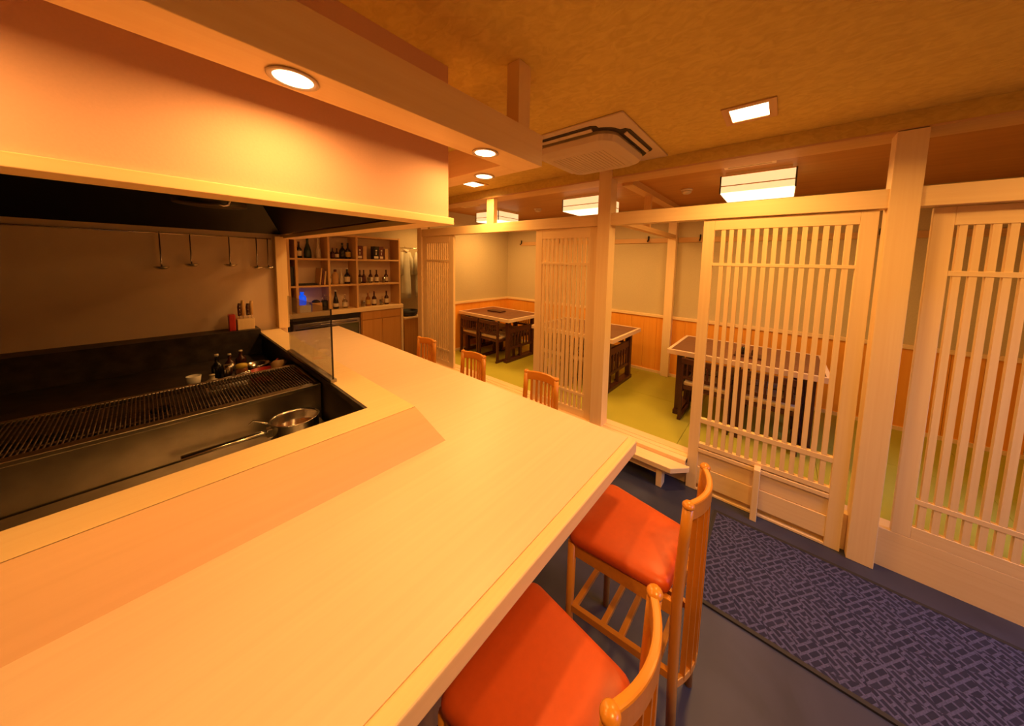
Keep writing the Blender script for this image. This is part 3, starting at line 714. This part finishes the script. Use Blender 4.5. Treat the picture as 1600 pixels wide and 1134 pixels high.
bottle('thin black bottle beside the second upright on the top shelf', 1.63, S1, .19, .020, 'dark_glass', 'rubber', None)
bottle('small red bottle in the top middle compartment', 1.68, S1, .16, .026, 'brown_glass', 'red', 'maroon_box')
bottle('small brown bottle with pale label in the top middle compartment', 1.735, S1, .15, .026, 'brown_glass', 'rubber', 'label')
bottle('squat black bottle at the left of the dark pair, top middle compartment', 1.81, S1, .235, .040, 'dark_glass', 'rubber', None)
bottle('squat black bottle at the right of the dark pair, top middle compartment', 1.885, S1, .235, .036, 'dark_glass', 'rubber', 'gold_label')
def carton(label, x0, x1, z, h, mat, front=None, y0=5.07, y1=5.16, group='boxed bottles on the top shelf'):
    t = thing('bottle_box', label, 'box', ((x0+x1)/2, (y0+y1)/2, z), 0, group)
    obj('box_body', B(x0, x1, y0, y1, z, z+h), mat, t, True, .002)
    if front:
        mb = MB(); xc = (x0+x1)/2
        mb.box(x0+.012, x1-.012, y0-.0015, y0, z+.015, z+.05)
        obj('box_label', mb, front, t, True)
        obj('emblem', MB().lathe([(.014, 0), (.014, .0015)], (xc, y0-.0015, z+h*.68), 12, 'y').box(xc-.006, xc+.006, y0-.0015, y0, z+h*.35, z+h*.55), front, t, True)
    return t
carton('dark red box with pale emblem at the left of the top right compartment', 1.995, 2.075, S1, .205, 'maroon_box', 'label')
carton('plain tan box beside the dark red box', 2.082, 2.135, S1, .200, 'tan_box')
carton('black box with pale emblem in the top right compartment', 2.235, 2.325, S1, .205, 'dark_glass', 'label')
carton('dark red box with pale emblem beside the black box', 2.328, 2.40, S1, .205, 'maroon_box', 'label')
carton('plain tan box at the right end of the top shelf', 2.42, 2.475, S1, .175, 'tan_box')
# middle shelf
bottle('small bottle with pale labels beside the upright on the middle shelf', 1.63, S2, .19, .020, 'brown_glass', 'rubber', 'label')
jug = thing('ceramic_jug', 'brown ceramic jug with a stopper on the middle shelf', 'jug', (1.705, 5.12, S2), 0)
obj('jug_body', MB().lathe([(.038, 0), (.042, .01), (.043, .13), (.036, .155), (.018, .165), (.018, .18)], (0, 0, 0), 18), 'tan_box', jug)
obj('stopper', MB().lathe([(.016, .18), (.022, .19), (.018, .215)], (0, 0, 0), 12), 'maroon_box', jug)
bottle('slim cream flask on the middle shelf', 1.785, S2, .225, .028, 'frosted', 'frosted', None, slender=True)
bottle('black bottle with round pale label and white cap, middle shelf', 1.865, S2, .235, .038, 'dark_glass', 'paper', 'label')
for i, (x, lb_) in enumerate(((2.048, 'left of the close pair'), (2.104, 'right of the close pair'), (2.205, 'third from the left'), (2.30, 'with a pale label'), (2.455, 'rightmost with a pale label'))):
    bottle('brown whisky bottle in the middle right compartment, '+lb_, x, S2, .205, .030 if i > 1 else .026, 'brown_glass', 'rubber', ['label', 'maroon_box', 'label', 'label', 'label'][i], group='brown bottles in the middle right compartment')
for x, lb_ in ((2.008, 'leftmost clear glass tumbler in the middle right compartment'), (2.15, 'clear glass tumbler between the brown whisky bottles'), (2.378, 'clear glass tumbler before the rightmost whisky bottle')):
    tag(obj('tumbler', MB().lathe([(.022, 0), (.026, .09), (.024, .09), (.020, .008)], (0, 0, 0), 14), 'clear'), lb_, 'glass', 'tumblers on the back shelves').location = (x, 5.045, S2)
# stacked folders / boards in the middle left compartment
for i in range(3):
    o = tag(obj('folder', B(-.010, .010, -.10, .10, 0, .235-.02*i), ['tan_box', 'maroon_box', 'cypress_z'][i], bevel=.001), ['tan folder leaning at the right of the middle left compartment', 'dark red folder leaning beside the tan folder', 'light brown folder leaning on the middle shelf upright'][i], 'folder', 'folders leaning on the middle shelf')
    o.location = (1.485+.027*i, 5.13, S2+.002); o.rotation_euler = (0, math.radians(6), 0)
tag(obj('tray', B(1.235, 1.455, 5.04, 5.22, S2, S2+.022), 'black', bevel=.004), 'flat black tray on the middle shelf', 'tray')
tag(obj('black_bag', MB().prism([(1.145, 5.04), (1.195, 5.04), (1.195, 5.20), (1.145, 5.20)], S2, S2+.26), 'rubber', bevel=.01), 'black upright case in the narrow left compartment', 'case')
# bottom shelf
bb = thing('blue_bottle', 'glowing bright blue bottle lamp on the bottom shelf', 'bottle', (1.285, 5.10, S3), 0)
obj('bottle_body', MB().lathe([(.042, 0), (.046, .01), (.046, .085), (.038, .10), (.046, .115), (.046, .20), (.036, .225), (.018, .235), (.018, .25)], (0, 0, 0), 20), 'blue', bb)
obj('cap', MB().lathe([(.022, .25), (.022, .275)], (0, 0, 0), 14), 'blue', bb)
tag(obj('white_box', B(1.23, 1.36, 5.005, 5.045, S3, S3+.10), 'paper', bevel=.004), 'white box standing before the blue bottle', 'box')
bx = thing('utensil_box', 'tan box filled with dark small things on the bottom shelf', 'box', (1.45, 5.1, S3))
obj('box_body', B(1.38, 1.50, 5.03, 5.15, S3, S3+.12), 'tan_box', bx, True, .002)
obj('contents', MB().lathe([(.05, 0), (.045, .02), (.02, .035)], (1.44, 5.09, S3+.12), 12), 'rubber', bx, True)
uc = thing('utensil_cup', 'black cup of spoons and tongs on the bottom shelf', 'cup', (1.545, 5.08, S3))
obj('cup_body', MB().lathe([(.036, 0), (.040, .14), (.036, .14), (.033, .01)], (0, 0, 0), 16), 'rubber', uc)
for a, hh in ((.01, .21), (-.015, .19), (.0, .23)): obj('spoon', MB().tube([(a, 0, .02), (a*2, -.01, hh-.03), (a*2.2, -.012, hh)], [.003, .003, .010], 6), 'steel', uc)
bottle('tall dark bottle with a white neck on the bottom shelf', 1.70, S3, .275, .038, 'dark_glass', 'paper', 'label', slender=True)
bottle('square-shouldered clear bottle with a cream label on the bottom shelf', 1.822, S3, .205, .036, 'clear', 'label', 'label')
bottle('small amber bottle beside the right upright on the bottom shelf', 2.004, S3, .15, .022, 'amber_glass', 'yellow', 'gold_label')
for x, c, lb_ in ((2.16, 'gold_label', 'amber bottle with a gold label, left of three on the bottom right shelf'), (2.255, 'label', 'amber bottle with a cream label, middle of three on the bottom right shelf'), (2.455, 'label', 'amber bottle with a broad cream label, right of three on the bottom right shelf')):
    bottle(lb_, x, S3, .225, .034, 'amber_glass' if c == 'gold_label' else 'brown_glass', 'tan_box' if c == 'gold_label' else 'maroon_box', c, group='amber bottles on the bottom right shelf')
for x, lb_ in ((2.065, 'clear tumbler left of the amber bottles on the bottom shelf'), (2.35, 'clear tumbler between the amber bottles on the bottom shelf')):
    tag(obj('tumbler', MB().lathe([(.024, 0), (.030, .09), (.028, .09), (.022, .008)], (0, 0, 0), 14), 'clear'), lb_, 'glass', 'tumblers on the back shelves').location = (x, 5.08, S3)
# water jug behind the glass guard, on the worktop
wj = thing('water_jug', 'clear plastic water jug seen through the glass guard', 'jug', (.98, 4.98+.03, .995))
obj('jug_body', MB().lathe([(.050, 0), (.056, .02), (.060, .17), (.056, .17), (.050, .02), (.045, .01)], (0, 0, 0), 20), 'clear', wj)
obj('jug_lid', MB().lathe([(.061, .17), (.061, .182), (.02, .195)], (0, 0, 0), 20), 'paper', wj)

# sink cabinet and hanging shirts right of the shelves
sk = thing('side_cabinet', 'short orange cabinet with a black basin below the shirts', 'cabinet', (3.1, 5.15, 0))
obj('body', B(2.70, 3.60, 5.0, 5.34, 0, .72), 'cabinet', sk, True)
obj('cabinet_top', B(2.69, 3.62, 4.98, 5.35, .72, .75), 'hinoki_x', sk, True, .002)
tag(obj('black_basin', MB().lathe([(.10, 0), (.14, .02), (.15, .10), (.14, .10), (.125, .03)], (0, 0, 0), 20), 'rubber'), 'black basin on the short cabinet under the shirts', 'basin').location = (2.86, 5.14, .751)
rl = thing('clothes_rail', 'steel clothes rail fixed under the ceiling at the back', 'rail', (2.95, 5.2, 2.0))
obj('rod', MB().tube([(2.68, 5.16, 1.945), (3.5, 5.16, 1.945)], .008, 8), 'steel', rl, True)
for x in (2.70, 3.48): obj('bracket', MB().tube([(x, 5.16, 1.945), (x, 5.36, 1.945)], .007, 6), 'steel', rl, True)
def shirt(label, x, rz, w=.085):
    t = thing('hanging_shirt', label, 'shirt', (x, 5.13, 1.93), rz, 'grey work shirts hanging at the back')
    n = 24; lv = []
    for z, sx, sy in ((0, .03, .02), (-.03, .06, .03), (-.07, w*.95, .045), (-.25, w, .05), (-.5, w*1.05, .055), (-.75, w*1.12, .06), (-.86, w*1.1, .06)):
        pts = []
        for i in range(n):
            a = 2*math.pi*i/n; rr = 1+.10*math.sin(a*5+z*3)*min(1, -z*2)
            pts.append((sx*rr*math.cos(a), sy*rr*math.sin(a)))
        lv.append((pts, z))
    m = loft(lv); m.sm = [True]*len(m.sm); obj('cloth', m, 'shirt', t)
    for s in (-1, 1):
        obj('sleeve', MB().tube([(s*w*.75, 0, -.06), (s*w*1.15, -.01, -.2), (s*w*1.2, -.02, -.45)], [.035, .045, .040], 10), 'shirt', t)
    obj('collar', MB().tube([(-.045, -.03, -.02), (0, -.05, -.05), (.045, -.03, -.02)], .012, 8), 'label', t)
    obj('hanger_hook', MB().tube([(0, 0, 0), (0, 0, .035), (0, .02, .045)], .003, 6), 'steel', t)
    return t
s1 = shirt('grey-green work shirt hanging beside the shelf unit', 2.80, .1)
s2 = shirt('grey work shirt with a small dark crest near its hem', 3.09, -.1)
obj('crest', MB().lathe([(.022, 0), (.022, .002)], (.03, -.066, -.62), 10, 'y').box(.02, .05, -.067, -.064, -.70, -.66), 'rubber', s2)

# ------------------------------------------------------------------ kitchen: grill, pot, tools
gl = thing('charcoal_grill', 'steel charcoal grill box with an iron grate', 'grill', (.1, 2.2, .5))
obj('front_panel', B(-1.2, .562, 1.965, 1.985, .45, 1.035), 'brushed', gl, True)
obj('rim', MB().box(-1.2, .562, 1.955, 2.00, 1.035, 1.055).box(.545, .562, 2.0, 2.43, 1.035, 1.055).box(-1.2, .562, 2.41, 2.44, 1.035, 1.055), 'brushed', gl, True, .003)
obj('fire_box', MB().box(-1.2, .562, 1.985, 2.43, .80, .95), 'soot', gl, True)
for k in range(120):
    x = .535-.0125*k
    obj('grate_bar', MB().tube([(x, 2.0, 1.052), (x-.004, 2.42, 1.052)], .0032, 5), 'iron', gl, True)
for y in (2.06, 2.36): obj('cross_bar', MB().tube([(-1.15, y, 1.045), (.545, y, 1.045)], .005, 6), 'iron', gl, True)
co = MB()
for k in range(60):
    x, y = random.uniform(-.9, .5), random.uniform(2.02, 2.38); r = random.uniform(.014, .03)
    co.lathe([(r*.5, -r*.6), (r, 0), (r*.6, r*.6)], (x, y, .97+random.uniform(0, .02)), 6)
c_ = obj('charcoal', co, 'rubber', gl, True); c_['kind'] = 'stuff'
sb = thing('stove_shelf', 'lower steel shelf between the grill and the counter', 'shelf', (-.4, 1.65, .86))
obj('plate', B(-2.4, .55, 1.39, 1.955, .845, .862), 'brushed', sb, True)
obj('leg', B(.48, .53, 1.42, 1.47, 0, .845), 'brushed', sb, True)
obj('leg', B(-2.3, -2.25, 1.42, 1.47, 0, .845), 'brushed', sb, True)
pt = thing('cooking_pot', 'stainless steel saucepan with a long handle beside the counter ledge', 'pot', (.392, 1.745, .863))
obj('pot_body', MB().lathe([(.085, 0), (.092, .006), (.092, .130), (.096, .133), (.096, .137), (.090, .137), (.088, .125), (.088, .012), (.02, .008)], (0, 0, 0), 36, cap=False).lathe([(.092, .0), (.092, .001)], (0, 0, 0), 36), 'steel', pt)
obj('broth', MB().lathe([(.0875, .085), (.0875, .087)], (0, 0, 0), 30), 'amber_glass', pt)
obj('handle', MB().tube([(-.09, -.012, .105), (-.13, -.015, .115), (-.36, -.03, .12)], [.010, .011, .013], 10, sx=1.3, sy=.7), 'steel', pt)
obj('handle_bracket', MB().box(-.108, -.088, -.03, .006, .085, .125), 'steel', pt, bevel=.003)
obj('side_hook', MB().tube([(-.088, .02, .128), (-.14, .06, .150), (-.155, .055, .14)], .004, 8), 'steel', pt)
# tray behind the grill and its contents
tb = thing('prep_table', 'dark steel prep shelf behind the grill', 'table', (-.4, 2.9, .93))
obj('plate', B(-2.4, .555, 2.45, 3.41, .905, .93), 'soot', tb, True)
obj('leg', B(.46, .5, 3.3, 3.34, 0, .905), 'soot', tb, True)
obj('leg', B(-2.3, -2.25, 3.3, 3.34, 0, .905), 'soot', tb, True)
K = .931
rc = thing('red_pan', 'red enamel pan behind the grate', 'pan', (.43, 2.63, K))
obj('pan_body', MB().lathe([(.05, 0), (.062, .01), (.066, .075), (.062, .075), (.058, .015)], (0, 0, 0), 20), 'red', rc)
obj('handle', MB().tube([(.05, .02, .07), (.10, .09, .10)], .010, 8), 'red', rc)
jr = thing('spice_jar', 'small jar with a yellow lid among the seasonings', 'jar', (.34, 2.72, K))
obj('jar_body', MB().lathe([(.026, 0), (.030, .01), (.030, .08), (.024, .09)], (0, 0, 0), 16), 'amber_glass', jr)
obj('lid', MB().lathe([(.028, .088), (.030, .105), (.026, .112)], (0, 0, 0), 16), 'yellow', jr)
for x, y, h, r, b_, lb_ in ((.24, 2.86, .17, .028, 'dark_glass', 'dark soy bottle standing behind the yellow-lidded jar'), (.31, 2.95, .14, .026, 'brown_glass', 'brown seasoning bottle right of the tall soy bottle'), (.20, 2.68, .09, .035, 'frosted', 'pale squat jar at the left of the seasonings'), (.38, 3.05, .13, .03, 'brown_glass', 'brown seasoning bottle nearest the back wall')):
    bottle(lb_, x, K, h, r, b_, 'label', None, y=y, group='seasonings behind the grill')
tg = thing('tongs', 'steel tongs lying over the seasonings', 'tongs', (.26, 2.62, K+.05))
for s in (-1, 1): obj('arm', MB().tube([(0, s*.004, .0), (.05, s*.016, .02), (.11, s*.012, .03)], .005, 6), 'steel', tg)
tag(obj('white_cloth', MB().lathe([(.09, 0), (.085, .012), (.04, .03), (.01, .034)], (0, 0, 0), 9), 'paper'), 'folded white cloth behind the left part of the grate', 'cloth').location = (.26, 2.54, K+.056)
tag(obj('steel_plate', B(.15, .34, 2.46, 2.60, K, K+.055), 'brushed', bevel=.004), 'low steel block under the white cloth', 'block')
tw = thing('oven_glove', 'brown crumpled oven glove beside the grate corner', 'glove', (.505, 2.56, K))
obj('palm', MB().tube([(-.03, -.06, .09), (-.02, -.02, .11), (.04, .05, .10)], [.02, .035, .02], 8), 'tan_box', tw)
cup = tag(obj('small_cup', MB().lathe([(.025, 0), (.034, .07), (.031, .07), (.022, .008)], (0, 0, 0), 18), 'paper'), 'small white cup at the left of the seasonings', 'cup')
cup.location = (.13, 2.80, K)
bowl = tag(obj('steel_bowl', MB().lathe([(.03, 0), (.055, .02), (.068, .05), (.064, .05), (.05, .02), (.02, .006)], (0, 0, 0), 24), 'steel'), 'small steel bowl among the seasonings behind the grill', 'bowl')
bowl.location = (.45, 2.90, K)
can = thing('steel_canister', 'steel canister with a ring handle behind the grill', 'canister', (.29, 2.80, K))
obj('canister_body', MB().lathe([(.028, 0), (.028, .10), (.022, .105)], (0, 0, 0), 18), 'steel', can)
obj('ring_handle', MB().tube([(.028, 0, .03), (.052, 0, .04), (.052, 0, .08), (.028, 0, .09)], .004, 6), 'steel', can)
# knives in their block
kb = thing('knife_block', 'pale wooden knife block at the back of the kitchen', 'knife block', (.48, 3.50, 1.136))
obj('block', B(.425, .532, 3.46, 3.55, 1.136, 1.225), 'hinoki_z', kb, True, .003)
for x, h, m_ in ((.445, 1.355, 'dark_z'), (.467, 1.38, 'cypress_z'), (.497, 1.35, 'dark_z'), (.520, 1.37, 'cypress_z')):
    k_ = thing('kitchen_knife', {.445: 'black-handled knife at the left of the block', .467: 'pale-handled knife left of centre in the block', .497: 'black-handled knife right of centre in the block', .520: 'brown-handled knife at the right end of the block'}[x], 'knife', (x, 3.50, 1.225), 0, 'knives in the wooden block')
    obj('handle', MB().tube([(x, 3.50, 1.25), (x, 3.50, h-.03), (x+.002, 3.50, h)], [.011, .013, .010], 8), m_, k_, True)
    obj('blade', B(x-.001, x+.001, 3.488, 3.512, 1.226, 1.255), 'steel', k_, True)
    if m_ == 'dark_z':
        for zz in (1.27, 1.30, 1.33): obj('rivet', MB().lathe([(.004, 0), (.004, .002)], (x, 3.486, zz), 8, 'y'), 'steel', k_, True)
tag(obj('red_packet', B(.375, .415, 3.46, 3.53, 1.136, 1.27), 'red', bevel=.006), 'red packet beside the knife block', 'packet')
# ladles on a rail
lr = thing('ladle_rail', 'steel rail on the kitchen wall', 'rail', (.2, 3.58, 1.9))
obj('rod', MB().tube([(-1.5, 3.575, 1.905), (.69, 3.575, 1.905)], .005, 8), 'steel', lr, True)
for x in (-1.4, -.4, .68): obj('bracket', MB().tube([(x, 3.575, 1.905), (x, 3.60, 1.905)], .004, 6), 'steel', lr, True)
def ladle(label, x, drop, r):
    t = thing('ladle', label, 'ladle', (x, 3.565, 1.90), 0, 'ladles hanging on the kitchen rail')
    obj('handle', MB().tube([(0, .01, .012), (0, -.008, .005), (0, -.004, -drop+.03), (0, -.01, -drop)], [.003, .004, .005, .005], 8), 'steel', t)
    obj('bowl', MB().lathe([(.004, -.024), (r*.6, -.020), (r*.92, -.008), (r, 0), (r*.95, 0), (r*.85, -.006), (r*.5, -.016)], (0, -.03, -drop), 20, cap=False), 'steel', t)
for x, d, r, lb_ in ((.585, .24, .040, 'left ladle of the pair hanging by the corner post'), (.66, .24, .036, 'right ladle of the pair hanging by the corner post'), (.415, .22, .042, 'dark ladle hanging left of the pair'), (.20, .22, .04, 'ladle hanging over the far left worktop'), (.05, .24, .04, 'ladle hanging over the worktop, leftmost on the rail')):
    ladle(lb_, x, d, r)
# hook under the hood
tag(obj('pipe_hook', MB().tube([(.165, 1.34, 1.94), (.165, 1.34, 1.925), (.160, 1.34, 1.908), (.150, 1.34, 1.904), (.142, 1.34, 1.908)], .0035, 8), 'steel'), 'steel hook hanging inside the hood edge', 'hook')
